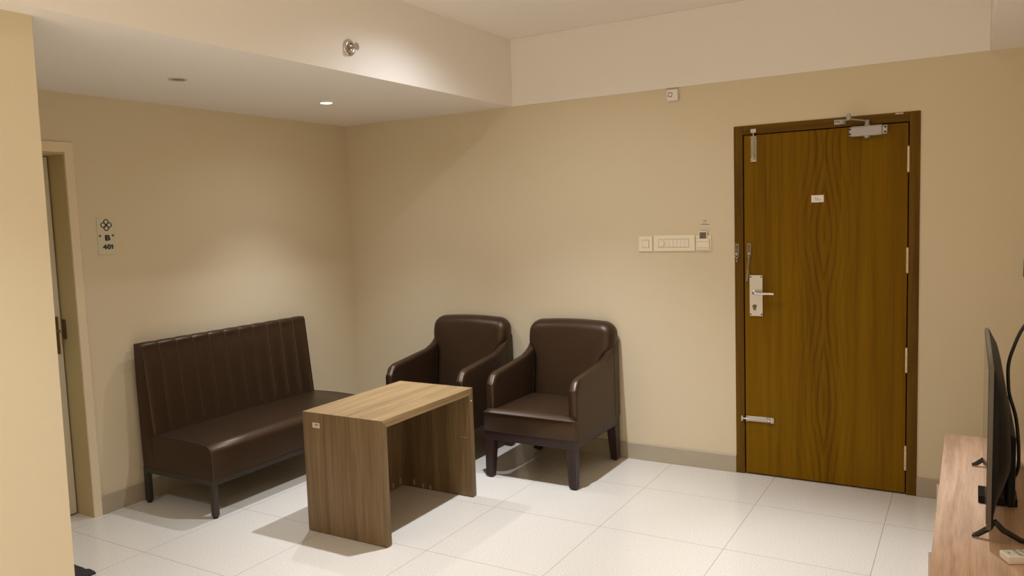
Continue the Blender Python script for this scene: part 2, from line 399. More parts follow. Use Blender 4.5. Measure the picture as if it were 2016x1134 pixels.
# tower bolts
b = MB()
b.box(2.9365, 2.9665, YL-.002, YL, 1.770, 1.905)
for x in (2.9435, 2.9595): b.tube([(x, YL-.004, 1.772), (x, YL-.004, 1.903)], .0048, 12)
b.box(2.936, 2.967, YL-.010, YL, 1.895, 1.905); b.box(2.936, 2.967, YL-.010, YL, 1.768, 1.786); b.box(2.936, 2.967, YL-.009, YL, 1.800, 1.806)
tb = b.build('tower_bolt', M_steel, leaf, bevel=.0008, seg=2)
MB().cyl((2.9515, YL-.0095, 1.776), (2.9515, YL-.0095, 1.93), .0045, 12).build('bolt_rod', M_chrome, tb, smooth=40)
MB().cyl((2.9515, YL-.009, 1.793), (2.9515, YL-.021, 1.793), .004, 12).build('bolt_knob', M_chrome, tb, smooth=40)
b = MB()
for z in (1.897, 1.803, 1.777):
    for x in (2.942, 2.961): b.lathe((x, YL-.010, z), (0, -1, 0), [(0, .0026), (.0008, .002)], 10)
b.build('bolt_screws', M_screw, tb)
b = MB(); b.box(2.937, 2.967, -.018, -.006, 1.925, 1.946); b.build('bolt_keeper', M_steel, d, bevel=.002, seg=2)
b = MB()
zc = .3245
b.box(2.902, 3.052, YL-.002, YL, zc-.015, zc+.015)
for z in (zc-.0075, zc+.0075): b.tube([(2.904, YL-.004, z), (3.050, YL-.004, z)], .0048, 12)
b.box(2.900, 2.912, YL-.010, YL, zc-.0155, zc+.0155); b.box(3.016, 3.022, YL-.009, YL, zc-.015, zc+.015); b.box(3.036, 3.054, YL-.010, YL, zc-.0155, zc+.0155)
tb2 = b.build('tower_bolt', M_steel, leaf, bevel=.0008, seg=2)
MB().cyl((2.877, YL-.0095, zc), (3.048, YL-.0095, zc), .0045, 12).build('bolt_rod', M_chrome, tb2, smooth=40)
MB().cyl((3.029, YL-.009, zc), (3.029, YL-.021, zc), .004, 12).build('bolt_knob', M_chrome, tb2, smooth=40)
b = MB()
for x in (2.906, 3.019, 3.033, 3.047):
    for z in (zc-.010, zc+.010): b.lathe((x, YL-.010, z), (0, -1, 0), [(0, .0026), (.0008, .002)], 10)
b.build('bolt_screws', M_screw, tb2)
b = MB(); b.box(2.874, 2.884, -.018, -.006, zc-.014, zc+.014); b.build('bolt_keeper', M_steel, d, bevel=.002, seg=2)
# door chain: slide plate on the leaf with hanging chain, keeper plate on the frame
def slot_plate(x, z0, z1, name, par, y):
    b = MB(); b.box(x-.0115, x+.0115, y-.003, y, z0, z1); b.box(x-.0115, x+.0115, y-.007, y, z1-.006, z1)
    b.box(x-.0115, x-.0095, y-.007, y, z0, z1); b.box(x+.0095, x+.0115, y-.007, y, z0, z1)
    o = b.build(name, M_oldsteel, par, bevel=.0006, seg=1)
    s = MB(); s.box(x-.0015, x+.0015, y-.0036, y-.0029, z0+.016, z1-.016); s.lathe((x, y-.0029, z1-.018), (0, -1, 0), [(0, .004), (.0007, .004)], 12)
    s.build('key_slot', M_screw, o)
    return o
cp = slot_plate(2.923, 1.252, 1.322, 'chain_plate', leaf, YL)
kp = slot_plate(2.858, 1.250, 1.320, 'chain_keeper', d, -.006)
def link(c, a, r=.0045, r2=.0065, th=.0011, tilt=0):
    c = Vector(c); u = Vector((math.cos(a), math.sin(a), 0)); v = Vector((math.sin(tilt), 0, math.cos(tilt)))
    return [c+u*r*math.cos(2*PI*k/12)+v*r2*math.sin(2*PI*k/12) for k in range(12)]
b = MB(); n = 0; z = 1.247
zz = 1.247; x = 2.921
for k in range(15):
    b.tube(link((2.9225-.0009*k, -.014, zz-.0095*k), (PI/4 if k % 2 else -PI/4)), .0012, 6, wrap=True)
for k in range(6):
    b.tube(link((2.9175-.0009*k, -.0155, 1.165-.0095*k+.0), (PI/4 if k % 2 else -PI/4)), .0012, 6, wrap=True)
b.build('chain', M_steel, leaf, smooth=40)
b = MB(); b.tube(link((2.923, -.013, 1.257), 0, .009, .010), .0018, 8, wrap=True); b.lathe((2.923, -.006, 1.262), (0, -1, 0), [(0, .005), (.006, .005), (.008, .003)], 14)
b.build('chain_ring', M_chrome, leaf, smooth=40)
b = MB(); b.tube(link((2.857, -.0165, 1.254), 0, .0115, .0115), .0016, 8, wrap=True)
b.lathe((2.857, -.009, 1.2575), (0, -1, 0), [(0, .008), (.006, .008), (.010, .006), (.0125, .001)], 18)
for k in range(3): b.tube(link((2.857-.0006*k, -.0165, 1.238-.0085*k), (PI/4 if k % 2 else -PI/4), .0042, .0055), .0011, 6, wrap=True)
b.build('keeper_ring', M_chrome, d, smooth=40)
# overhead closer
b = MB()
prof = [(-.004, 1.866), (-.010, 1.861), (-.040, 1.861), (-.046, 1.868), (-.046, 1.884), (-.049, 1.888), (-.049, 1.905), (-.044, 1.912), (-.010, 1.912), (-.004, 1.908)]
b.prism(prof, 'x', 3.452, 3.594)
cl = b.build('door_closer', M_silver, leaf, bevel=.0015, seg=2)
b = MB()
for x0, x1 in ((3.440, 3.453), (3.595, 3.619)):
    b.prism([(-.003, 1.864), (-.038, 1.864), (-.043, 1.870), (-.043, 1.904), (-.038, 1.909), (-.003, 1.909)], 'x', x0, x1)
b.build('closer_end_cap', M_silver, cl, bevel=.003, seg=2)
b = MB()
for x in (3.4445, 3.609):
    for z in (1.874, 1.898): b.lathe((x, -.043, z), (0, -1, 0), [(0, .0052), (.0012, .0045)], 12)
b.build('closer_screws', M_screw, cl)
b = MB(); b.lathe((3.524, -.026, 1.864), (0, 0, -1), [(0, .016), (.006, .016), (.012, .012), (.015, .006), (.016, .001)], 24)
b.lathe((3.524, -.026, 1.911), (0, 0, 1), [(0, .017), (.003, .014), (.008, .014), (.010, .0105), (.026, .0105), (.028, .008)], 24)
b.build('closer_spindle', M_silver, cl, smooth=40)
b = MB()
E1 = Vector((3.524, -.026, 1.936)); E2 = Vector((3.449, -.118, 1.944))
def bar(b, p, q, w, h):
    p, q = Vector(p), Vector(q); t = (q-p).normalized(); s_ = t.cross(Vector((0, 0, 1))).normalized()*w; u = Vector((0, 0, h))
    b.loft([[p-s_-u, p+s_-u, p+s_+u, p-s_+u], [q-s_-u, q+s_-u, q+s_+u, q-s_+u]])
bar(b, E1, E2, .008, .0028)
b.lathe((E1.x, E1.y, 1.931), (0, 0, 1), [(0, .011), (.010, .011)], 20)
b.build('closer_arm', M_silver, cl, smooth=40)
b = MB()
bar(b, E2+Vector((0, 0, .004)), (3.415, -.03, 1.941), .0055, .003)
b.lathe((E2.x, E2.y, 1.938), (0, 0, 1), [(0, .010), (.004, .0115), (.016, .0115), (.018, .009), (.030, .009), (.033, .006)], 20)
b.build('closer_forearm', M_silver, cl, smooth=40)
b = MB(); b.box(3.364, 3.420, -.012, -.006, 1.931, 1.956); b.box(3.398, 3.416, -.034, -.006, 1.936, 1.946)
br = b.build('closer_bracket', M_silver, d, bevel=.0015, seg=2)
b = MB()
for x in (3.371, 3.380, 3.389, 3.405, 3.412): b.lathe((x, -.012, 1.945 + (.003 if x == 3.380 else -.001)), (0, -1, 0), [(0, .0033), (.0006, .0033)], 10)
b.build('bracket_screws', M_screw, br)
# plaster smear on the frame head
MB().box(3.652, 3.688, -.0075, -.006, 1.958, 1.964).build('plaster_smear', M_cream, d, bevel=.0007, seg=1)

# ---------------------------------------------------------------- door_2: cream door in the left wall
d2 = thing('door_2', (0, -2.5, 0), 'cream painted inner door half hidden behind the partition', 'door', kind='structure')
b = MB(); b.box(0, .009, -2.108, -2.062, 0, LZ+.052); b.box(0, .009, -2.985, -2.93, 0, LZ+.052); b.box(0, .009, -2.93, -2.108, LZ, LZ+.052)
b.build('door_casing', M_casing, d2, bevel=.0015, seg=1)
b = MB(); b.box(-.2, -.001, -2.109, -2.100, 0, LZ); b.box(-.2, -.001, -2.94, -2.93, 0, LZ); b.box(-.2, -.001, -2.93, -2.109, LZ-.01, LZ)
b.build('door_jamb', M_jamb, d2)
MB().box(-.199, -.185, -2.93, -2.109, 0, LZ-.01).build('gap_shade_backing', M_gap_shade, d2)  # added dark backing, so the gap round the leaf reads as shade
lf = MB().box(-.177, -.137, -2.925, -2.117, .008, LZ-.014).build('door_leaf', M_doorw, d2, bevel=.0015, seg=1)
b = MB(); b.box(-.137, -.131, -2.175, -2.133, .875, 1.072); lp2 = b.build('lock_plate', M_brass, lf, bevel=.001, seg=1)
b = MB(); b.cyl((-.133, -2.155, 1.00), (-.092, -2.155, 1.00), .008, 14); b.tube([(-.092, -2.151, 1.00), (-.092, -2.265, 1.00)], .008, 14)
b.build('lever_handle', M_brass, lf, smooth=40)
MB().box(-.136, -.104, -2.1115, -2.1091, .95, 1.055).build('strike_plate', M_brass, d2, bevel=.0005, seg=1)

# ---------------------------------------------------------------- bench (sofa) against the left wall
SY0, SY1 = -1.84, -.615
s = thing('bench_sofa', (.32, -1.23, 0), 'armless dark brown leather bench sofa with a channelled back on metal legs', 'sofa')
FZ0, FZ1 = .174, .204
b = MB(); X0, X1 = .052, .628; T = .03
b.box(X0, X1, SY0, SY0+T, FZ0, FZ1); b.box(X0, X1, SY1-T, SY1, FZ0, FZ1)
b.box(X0, X0+T, SY0+T, SY1-T, FZ0, FZ1); b.box(X1-T, X1, SY0+T, SY1-T, FZ0, FZ1)
b.build('base_frame', M_darkmetal, s, bevel=.002, seg=2)
for x in (X0, X1-T):
    for y in (SY0, SY1-T):
        lg = MB().box(x, x+T, y, y+T, .012, FZ0).build('leg', M_darkmetal, s, bevel=.002, seg=2)
        MB().lathe((x+T/2, y+T/2, 0), (0, 0, 1), [(0, .013), (.008, .014), (.012, .012)], 18).build('foot_glide', M_rubber, lg, smooth=40)
# back with channels
def back_profile(puff):
    P = []
    fb, ft, zt = (.158, .345), (.104, .868), .893
    for k in range(15):                      # front face going up
        t = k/14; x = fb[0]+(ft[0]-fb[0])*t; z = fb[1]+(ft[1]-fb[1])*t
        P.append((x+puff*min(1, (1-t)*6+.35), z))
    for k in range(1, 6):                    # rounded top edge
        a = k/6*PI/2; P.append((ft[0]-.022+(.022+puff*.6)*math.cos(a)*1.0, .868+(zt-.868+puff*.35)*math.sin(a)))
    P += [(.075, zt+puff*.3), (.052, zt-.002), (.044, zt-.010)]
    P += [(.042, .7), (.046, .45), (.052, .205), (.148, .205), (.152, .28)]
    return P
NC = 11; rings = []
ys = []
for c in range(NC):
    for k in range(10):
        ys.append((c + k/10, k/10))
ys.append((NC, 0))
for u, ph in ys:
    y = SY0+.004 + (SY1-SY0-.008)*u/NC
    pf = .010*(1-abs(2*ph-1)**3.2) if 0 < ph < 1 else 0.0
    if u in (0, NC): pf = -.003
    rings.append([(x, y, z) for x, z in back_profile(pf)])
b = MB(); b.loft(rings)
b.build('backrest', M_leather, s, smooth=55)
# stitch ridges along the seams
for c in range(1, NC):
    y = SY0+.004 + (SY1-SY0-.008)*c/NC
    pr = back_profile(0.0012)[0:20]
    b = MB(); b.tube([(x+.001, y, z) for x, z in pr[2:]], .0019, 6)
    b.build('seam', M_stitch, s, smooth=60)
for y in (SY0+.004, SY1-.004):
    pr = back_profile(0.0)[0:20]
    b = MB(); b.tube([(x, y, z) for x, z in pr], .0028, 6); b.build('edge_piping', M_leather2, s, smooth=60)
# seat
def seat_profile():
    P = [(.150, .205), (.150, .388)]
    for k in range(1, 12): P.append((.15+(.575-.15)*k/12, .388+.006*math.sin(PI*k/12)-.002*k/12))
    for k in range(9):
        a = PI/2*(1-k/8); P.append((.575+.053*math.cos(a), .336+.050*math.sin(a)))
    P += [(.630, .28), (.629, .205)]
    return P
sp_ = seat_profile(); rings = []
for y, ins in ((SY0+.001, .012), (SY0+.0035, .004), (SY0+.010, .0), (SY0+.25, -.001), (-1.23, -.002), (SY1-.25, -.001), (SY1-.010, .0), (SY1-.0035, .004), (SY1-.001, .012)):
    rings.append([(x if x < .16 else x-ins, y, z-(ins if z > .21 else 0)) for x, z in sp_])
b = MB(); b.loft(rings); b.build('seat', M_leather, s, smooth=60)
for y in (SY0+.004, SY1-.004):
    b = MB(); b.tube([(x-.002, y, z-.002) for x, z in sp_[1:]], .0028, 6); b.build('seat_piping', M_leather2, s, smooth=60)

# ---------------------------------------------------------------- armchairs
def make_chair(label):
    o = (1.8475, -.032, 0)
    t = thing('armchair', o, label, 'chair', 'brown leather tub armchairs against the back wall')
    cx, cy = o[0], o[1]
    def W(x, y, z): return (cx+x, cy+y, z)
    HW = .2935; TH = .052; ZB = .278
    def ztop(y):
        if y > .515:
            a = min(1, (y-.515)/.088); return .612-.062*(1-math.sqrt(max(0, 1-a*a)))
        K = [(.515, .612), (.20, .650), (.137, .671), (.10, .692), (.072, .715), (.03, .745), (.0, .755)]
        for (ya, za), (yb, zb) in zip(K, K[1:]):
            if y >= yb: return za+(zb-za)*(ya-y)/(ya-yb)
        return K[-1][1]
    def ring(y, sx, pinch=1.0, push=0.0):
        R = []; rr = min(.024, .026*pinch+.003); zt_ = ztop(y)-rr; mxx = HW-TH/2; hx = TH/2*pinch
        for k in range(6): R.append((mxx+hx, ZB+(zt_-ZB)*k/5))
        for k in range(1, 8):
            a = PI*k/8; c_ = math.cos(a); c_ = math.copysign(abs(c_)**.7, c_)
            R.append((mxx+hx*c_, zt_+rr*math.sin(a)))
        for k in range(6): R.append((mxx-hx, zt_+(.36-zt_)*k/5))
        return [W(sx*x, -y-push, z) for x, z in R]
    ysx = [.604-.604*(k/30) for k in range(31)]; ysx[-1] = .004
    for sx in (1, -1):
        rings = [ring(.604, sx, max(.10, math.sin(math.radians(a_))), .012*math.cos(math.radians(a_))) for a_ in (4, 22, 45, 66, 82)]
        rings += [ring(y, sx) for y in ysx]
        b = MB(); b.loft(rings); b.build('armrest', M_leather, t, smooth=70)
    # pillow-like back: outline in the front view, rounded towards the rim
    def dep(z): # depth of the front face at height z
        return .172-.050*min(1, max(0, (z-.38)/.30)) - .030*max(0, (z-.68)/.18)
    half = [(.232, .36), (.234, .50), (.236, .58), (.240, .62), (.250, .645), (.264, .665), (.278, .685), (.287, .705), (.2905, .730), (.2915, .755)]
    for k in range(1, 11):
        a = PI/2*k/10; half.append((.2915-.085+.085*math.cos(a), .782+.076*math.sin(a)))
    for k in range(1, 9): half.append((.2065*(1-k/8), .858+.008*math.sin(PI/2*k/8)))
    outl = half + [(-x, z) for x, z in reversed(half[:-1])]
    n_ = len(outl)
    def inset(e):
        O = []
        for i_ in range(n_):
            p0 = Vector(outl[i_-1]) if i_ > 0 else Vector((outl[0][0], .2)); p1 = Vector(outl[i_+1]) if i_ < n_-1 else Vector((outl[-1][0], .2))
            tg = (p1-p0).normalized(); nr = Vector((-tg.y, tg.x))
            O.append(Vector(outl[i_])+nr*e)
        return O
    r_ = .062; rings = []
    def addring(O, yf):
        rings.append([W(p.x, -yf(p), p.y) for p in O])
    rb_ = .014
    sc_in = [Vector((p.x*.02, .6+(p.y-.6)*.02)) for p in inset(rb_)]
    addring(sc_in, lambda p: .002)
    for a_ in (90, 60, 30, 0):
        e = rb_*(1-math.cos(math.radians(a_))); addring(inset(e), lambda p, a_=a_: .002+rb_*(1-math.sin(math.radians(a_))))
    for a_ in (0, 15, 30, 45, 60, 75, 90):
        e = r_*(1-math.cos(math.radians(a_)))*.9
        addring(inset(e), lambda p, a_=a_: dep(p.y)-r_*.9*(1-math.sin(math.radians(a_))))
    base_in = inset(r_*.9)
    for f_ in (.88, .75, .6, .45, .3, .15, .02):
        addring([Vector((p.x*f_, .6+(p.y-.6)*f_)) for p in base_in], lambda p, f_=f_: dep(p.y)+.006*(1-f_*f_))
    b = MB(); b.loft(rings); b.build('backrest', M_leather, t, smooth=75)
    for sx in (1, -1):
        b = MB(); b.tube([W(sx*(HW-TH-.001), -dep(z)+.030-.020*max(0, (z-.5)/.14), z) for z in (.40, .45, .50, .55, .60, .64)], .0022, 6); b.build('seam', M_leather2, t, smooth=60)
        b = MB(); b.tube([W(sx*(HW+.0004), -.075, ZB+.004), W(sx*(HW+.0004), -.075, .70)], .0016, 6); b.build('side_seam', M_leather2, t, smooth=60)
    # seat block and cushion top with the front band running past the arms
    def tshape(e=0.0, fr=.0):
        xa, xb = HW-TH+.004-e, HW+.003-e
        return [(-xa, -.17), (-xa, -.612-.0), (-xb, -.612), (-xb, -.640+e-fr), (-xb+.012, -.648+e-fr), (xb-.012, -.648+e-fr), (xb, -.640+e-fr), (xb, -.612), (xa, -.612), (xa, -.17)]
    b = MB(); b.loft([[W(x, y, z) for x, y in tshape(e)] for z, e in ((ZB, .002), (ZB+.012, 0), (.385, 0), (.388, .002))])
    b.build('seat', M_leather, t, smooth=35, bevel=.004)
    # domed cushion top
    NX, NY = 24, 24; vs = []; fs = []
    for j in range(NY+1):
        v = j/NY; y = -.175+(-.651+.175)*v
        xw = HW-TH+.003 if y > -.612 else HW+.003
        if -.612 < y < -.585: xw = HW-TH+.003
        for i in range(NX+1):
            u = 2*i/NX-1
            e = min((1-abs(u))*xw, (y+.651) if True else 1)
            ed = min(1, max(0, e)/.03); z = .388+.020*math.sqrt(max(0, 1-(1-ed)**2)) + .012*(1-u*u)*(1-(2*v-1)**2)
            vs.append(W(u*xw, y, z))
    for j in range(NY):
        for i in range(NX):
            a = j*(NX+1)+i; fs.append((a, a+1, a+NX+2, a+NX+1))
    b = MB(); b.add(vs, fs)
    # skirt down into the seat block
    b.build('seat_cushion', M_leather, t, smooth=70)
    b = MB(); b.tube([W(-HW-.001, -.612, .388), W(-HW-.001, -.640, .388), W(-HW+.012, -.6505, .388), W(0, -.6505, .388), W(HW-.012, -.6505, .388), W(HW+.001, -.640, .388), W(HW+.001, -.612, .388)], .0028, 8)
    b.build('seat_piping', M_leather2, t, smooth=60)
    # wooden base
    A0, A1 = .226, .279; ax, ay0, ay1 = HW-.002, -.642, -.010
    b = MB(); b.box(cx-ax, cx+ax, cy+ay0, cy+ay0+.03, A0, A1); b.box(cx-ax, cx+ax, cy+ay1-.03, cy+ay1, A0, A1)
    b.box(cx-ax, cx-ax+.03, cy+ay0+.03, cy+ay1-.03, A0, A1); b.box(cx+ax-.03, cx+ax, cy+ay0+.03, cy+ay1-.03, A0, A1)
    b.build('apron', M_wengeh, t, bevel=.002, seg=2)
    for sx in (-1, 1):
        for front in (True, False):
            ox = ax; wt, wb = .058, .043
            y_o = ay0 if front else ay1; sy = 1 if front else -1
            if not front: wt, wb = .075, .050
            def quad(z, w, off=0):
                xs_ = sorted((sx*(ox-off), sx*(ox-off-min(w, .058 if z > .1 else .043)))); yy = sorted((y_o+sy*off, y_o+sy*(off+w)))
                return [W(xs_[0], yy[0], z), W(xs_[1], yy[0], z), W(xs_[1], yy[1], z), W(xs_[0], yy[1], z)]
            b = MB(); b.hexa(quad(.008, wb), quad(A0+.001, wt))
            lg = b.build('leg', M_wenge, t, bevel=.002, seg=2)
            xc, yc = sx*(ox-wb/2), y_o+sy*wb/2
            b = MB(); b.lathe(W(xc, yc, 0), (0, 0, 1), [(0, .015), (.006, .016), (.0085, .014)], 18); b.build('foot_glide', M_rubber, lg, smooth=40)
    return t
chair = make_chair('dark brown leather armchair nearer the entrance door, seat and all front legs in full view')
chair['label'] = 'dark brown leather armchair nearer the teak door, its whole seat in view'
c2 = copy_tree(chair); c2.location = (1.096, -.032, 0)
c2['label'] = 'dark brown leather armchair in the room corner, seat hidden behind the low table'

# ---------------------------------------------------------------- side table, open to the right
TX0, TX1, TY0, TY1, TZ, TT = 1.182, 1.676, -1.728, -.965, .600, .036
tb_ = thing('side_table', (1.43, -1.35, 0), 'oak-look waterfall table standing in front of the bench and armchairs', 'table')
MB().prism([(TY0+.0006, TZ), (TY1-.0006, TZ), (TY1-TT, TZ-TT), (TY0+TT, TZ-TT)], 'x', TX0, TX1).build('tabletop', M_table_top_lit, tb_)
sp1 = MB().prism([(TY0, .004), (TY0+TT, .004), (TY0+TT, TZ-TT-.0004), (TY0, TZ-.0008)], 'x', TX0, TX1).build('end_panel', M_table_side_shaded, tb_)
sp2 = MB().prism([(TY1, .004), (TY1-TT, .004), (TY1-TT, TZ-TT-.0004), (TY1, TZ-.0008)], 'x', TX0, TX1).build('end_panel', M_table_side_shaded, tb_)
bp_ = MB().box(TX0, TX0+TT, TY0+TT, TY1-TT, .012, TZ-TT).build('back_panel', M_table_side_shaded, tb_)
for y in (TY0, TY1-TT):
    MB().box(TX0+.004, TX1-.004, y+.004, y+TT-.004, 0, .004).build('base_strip', M_rubber, tb_)
stk = MB().box(1.245, 1.292, TY0-.0006, TY0, .526, .551).build('paper_sticker', M_paper2, sp1)
b = MB(); b.box(1.256, 1.285, TY0-.0009, TY0-.0006, .5405, .5435); b.lathe((1.272, TY0-.0006, .5415), (0, -1, 0), [(0, .0042), (.0004, .0042)], 10); b.box(1.264, 1.279, TY0-.0009, TY0-.0006, .5355, .537)
b.build('printed_text', M_grey_ink, stk)
MB().lathe((1.676, TY1-TT/2, .531), (1, 0, 0), [(0, .004), (.0015, .0035)], 12).build('screw_cap', M_plastic_w, sp2, smooth=40)
b = MB(); yy = TY1-TT
b.box(1.61, 1.652, yy-.0005, yy, .329, .332)
b.build('scratch', M_scuff, sp2)
for x, z0, z1 in ((1.272, .014, .045), (1.335, .004, .030), (1.385, .004, .026)):
    MB().box(x, x+.012, yy-.0006, yy, z0, z1).build('glue_mark', M_scuff, sp2)
xx = TX0+TT
for y, z0, z1 in ((-1.050, .025, .060), (-1.115, .020, .050), (-1.17, .016, .042)):
    MB().box(xx, xx+.0006, y-.007, y+.007, z0, z1).build('glue_mark', M_scuff, bp_)

# ---------------------------------------------------------------- television cabinet
cb = thing('tv_cabinet', (4.15, -1.6, 0), 'low beech-look cabinet under the television by the right wall', 'cabinet')
MB().box(3.905, 4.405, -2.95, -.600, .472, .500).build('cabinet_top', M_cab, cb, bevel=.001, seg=1)
MB().box(3.925, 4.40, -2.92, -.625, .06, .472).build('cabinet_body', M_cab, cb, bevel=.001, seg=1)
MB().box(3.955, 4.395, -2.90, -.645, 0, .06).build('plinth', M_cab, cb)
for y0 in (-1.385, -2.155, -2.915):
    dr = MB().box(3.907, 3.925, y0+.004, y0+.750, .07, .468).build('cabinet_door', M_cab, cb, bevel=.001, seg=1)
    yh = y0+.690
    b = MB(); b.box(3.879, 3.887, yh-.006, yh+.006, .10, .30); b.box(3.886, 3.908, yh-.005, yh+.005, .115, .125); b.box(3.886, 3.908, yh-.005, yh+.005, .275, .285)
    b.build('handle', M_steel, dr, bevel=.001, seg=2)

# ---------------------------------------------------------------- television
tv = thing('television', (4.06, -1.42, .5), 'flat black television seen edge-on, standing on the cabinet', 'television')
Y0, Y1, Z0, Z1 = -1.862, -.995, .556, 1.029
MB().box(4.041, 4.0535, Y0, Y1, Z0, Z1).build('bezel', M_tvtop, tv, bevel=.0015, seg=2)
MB().box(4.0395, 4.041, Y0+.008, Y1-.008, Z0+.016, Z1-.008).build('screen', M_tvs, tv)
def back_ring(y, f):
    P = []
    for k in range(13):
        tt = k/12; z = Z0+.004+(Z1-Z0-.010)*tt
        e = .5 - .5*math.cos(min(1, tt*2.6)*PI); e2 = math.sqrt(max(0, 1-max(0, (tt-.35)/.65)**1.7))
        P.append((4.0535+.003+.050*e*e2*f, y, z))
    return [(4.0535, y, Z1-.006)] [::-1] + [(4.0535, y, Z0+.004)] + P
rings = []
for y, f in ((Y0+.004, .25), (Y0+.03, .60), (Y0+.09, .92), (Y0+.2, 1.0), (Y1-.2, 1.0), (Y1-.09, .92), (Y1-.03, .60), (Y1-.004, .25)):
    rings.append([(4.0535, y, Z1-.006), (4.0535, y, Z0+.004)] + back_ring(y, f)[2:])
b = MB(); b.loft(rings); b.build('back_shell', M_tv, tv, smooth=50)
b = MB(); b.box(4.09, 4.116, Y0+.13, Y1-.13, Z0+.03, Z0+.25); b.build('connector_housing', M_tv, tv, bevel=.01)
for yf in (-1.785, -1.045):
    b = MB()
    b.tube([(4.006, yf, .5065), (4.02, yf, .511), (4.05, yf, .536), (4.062, yf, .560)], [.005, .008, .009, .008], 12)
    b.tube([(4.062, yf, .560), (4.085, yf, .535), (4.13, yf, .512), (4.155, yf, .5065)], [.008, .009, .008, .005], 12)
    b.build('foot', M_gloss, tv, smooth=60)

stb = thing('set_top_box', (4.08, -1.42, .5), 'small flat black set-top box under the television', 'set-top box')
MB().box(4.024, 4.135, -1.468, -1.36, .503, .528).build('box_body', M_tv, stb, bevel=.002, seg=2)
MB().box(4.03, 4.128, -1.462, -1.366, .500, .503).build('base', M_rubber, stb)

rm = thing('remote_control', (4.14, -1.93, .5), 'white remote control lying on the cabinet in front of the television', 'remote control')
MR = Matrix.Translation((4.083, -1.9365, 0)) @ Matrix.Rotation(math.radians(27), 4, 'Z')
def RX(x, y, z): return tuple(MR @ Vector((x, y, z)))
b = MB()
b.loft([[RX(x, y, z) for x, y in ((e, -.0235+e), (.158-e, -.0235+e), (.158-e, .0235-e), (e, .0235-e))] for z, e in ((.5005, .004), (.508, .0005), (.523, 0), (.5255, .0025))])
rb = b.build('remote_body', M_plastic_w, rm, bevel=.002, seg=2)
b = MB(); b.loft([[RX(x, y, z) for x, y in ((.032, -.020), (.152, -.020), (.152, .020), (.032, .020))] for z in (.5256, .5262)])
kp_ = b.build('keypad', M_plastic_g, rm)
b = MB()
for i in range(6):
    for j in range(3):
        x = .040+i*.018; y = -.012+j*.012
        b.loft([[RX(px, py, z) for px, py in ((x, y-.0035), (x+.010, y-.0035), (x+.010, y+.0035), (x, y+.0035))] for z in (.5262, .5274)])
b.build('buttons', M_plastic_w, kp_)
b = MB(); b.loft([[RX(x, y, z) for x, y in ((.012, -.006), (.015, -.006), (.015, .006), (.012, .006))] for z in (.5256, .5259)])
b.build('printed_mark', M_grey_ink, rb)

# cable from the wall to the back of the television
def spline(pts, n=8):
    P = [Vector(p) for p in pts]; out = []
    for i in range(len(P)-1):
        p0 = P[max(i-1, 0)]; p1 = P[i]; p2 = P[i+1]; p3 = P[min(i+2, len(P)-1)]
        for k in range(n):
            t = k/n
            out.append(.5*((2*p1)+(-p0+p2)*t+(2*p0-5*p1+4*p2-p3)*t*t+(-p0+3*p1-3*p2+p3)*t**3))
    out.append(P[-1]); return out
b = MB()
b.tube(spline([(4.428, -1.36, 1.19), (4.30, -1.38, 1.20), (4.20, -1.42, 1.165), (4.142, -1.45, 1.10), (4.112, -1.45, 1.02), (4.1015, -1.45, .965), (4.1035, -1.45, .90), (4.1085, -1.45, .865), (4.1255, -1.45, .80), (4.134, -1.45, .718), (4.136, -1.45, .64), (4.128, -1.44, .60), (4.114, -1.43, .585)], 8), .0052, 10)
b.build('power_lead', M_cable, tv, smooth=60)
# adapter and its leads lying behind the television
ad = thing('power_adapter', (4.21, -1.05, .5), 'black power adapter with looped leads on the cabinet behind the television', 'adapter')
MB().box(4.178, 4.235, -1.02, -.94, .500, .545).build('adapter_body', M_tv, ad, bevel=.006)
b = MB(); b.tube(spline([(4.215, -1.02, .52), (4.20, -1.07, .515), (4.21, -1.13, .507), (4.26, -1.17, .504)], 6), .003, 8)
b.tube(spline([(4.21, -.94, .52), (4.205, -.90, .54), (4.20, -.91, .565), (4.205, -.97, .57), (4.23, -1.05, .545), (4.28, -1.10, .506), (4.425, -1.12, .504)], 6), .003, 8)
b.tube(spline([(4.19, -1.30, .504), (4.20, -1.26, .506), (4.24, -1.22, .504), (4.425, -1.22, .504)], 6), .0035, 8)
b.build('lead', M_cable, ad, smooth=60)

# ---------------------------------------------------------------- wall plates by the door
so = thing('fan_switch', (2.316, 0, 1.325), 'small square cream switch plate, leftmost beside the long switch panel', 'switch')
MB().box(2.273, 2.359, -.009, 0, 1.280, 1.371).build('cover_plate', M_plastic, so, bevel=.002, seg=2)
rk = MB().box(2.295, 2.337, -.0125, -.009, 1.3035, 1.3465).build('rocker', M_plastic, so, bevel=.001, seg=2)
b = MB(); b.box(2.2935, 2.3385, -.0094, -.0088, 1.302, 1.348); b.build('gap_line', M_grey_ink, so)
MB().box(2.313, 2.318, -.0129, -.0125, 1.338, 1.3395).build('mark', M_grey_ink, rk); MB().box(2.313, 2.318, -.0129, -.0125, 1.311, 1.3125).build('mark', M_grey_ink, rk)
sw = thing('switch_panel', (2.494, 0, 1.326), 'long cream switch panel with a fan dial and six switches', 'switch panel')
MB().box(2.366, 2.615, -.009, 0, 1.280, 1.374).build('cover_plate', M_plastic, sw, bevel=.002, seg=2)
b = MB(); b.box(2.3965, 2.5805, -.0094, -.0088, 1.3025, 1.351); b.build('gap_line', M_grey_ink, sw)
dl = MB().box(2.398, 2.4395, -.0105, -.009, 1.304, 1.3495).build('dial_plate', M_plastic, sw, bevel=.0005, seg=1)
b = MB(); b.lathe((2.419, -.0105, 1.3268), (0, -1, 0), [(0, .0165), (.009, .0155), (.010, .0145)], 28); b.build('dial', M_plastic, sw, smooth=40)
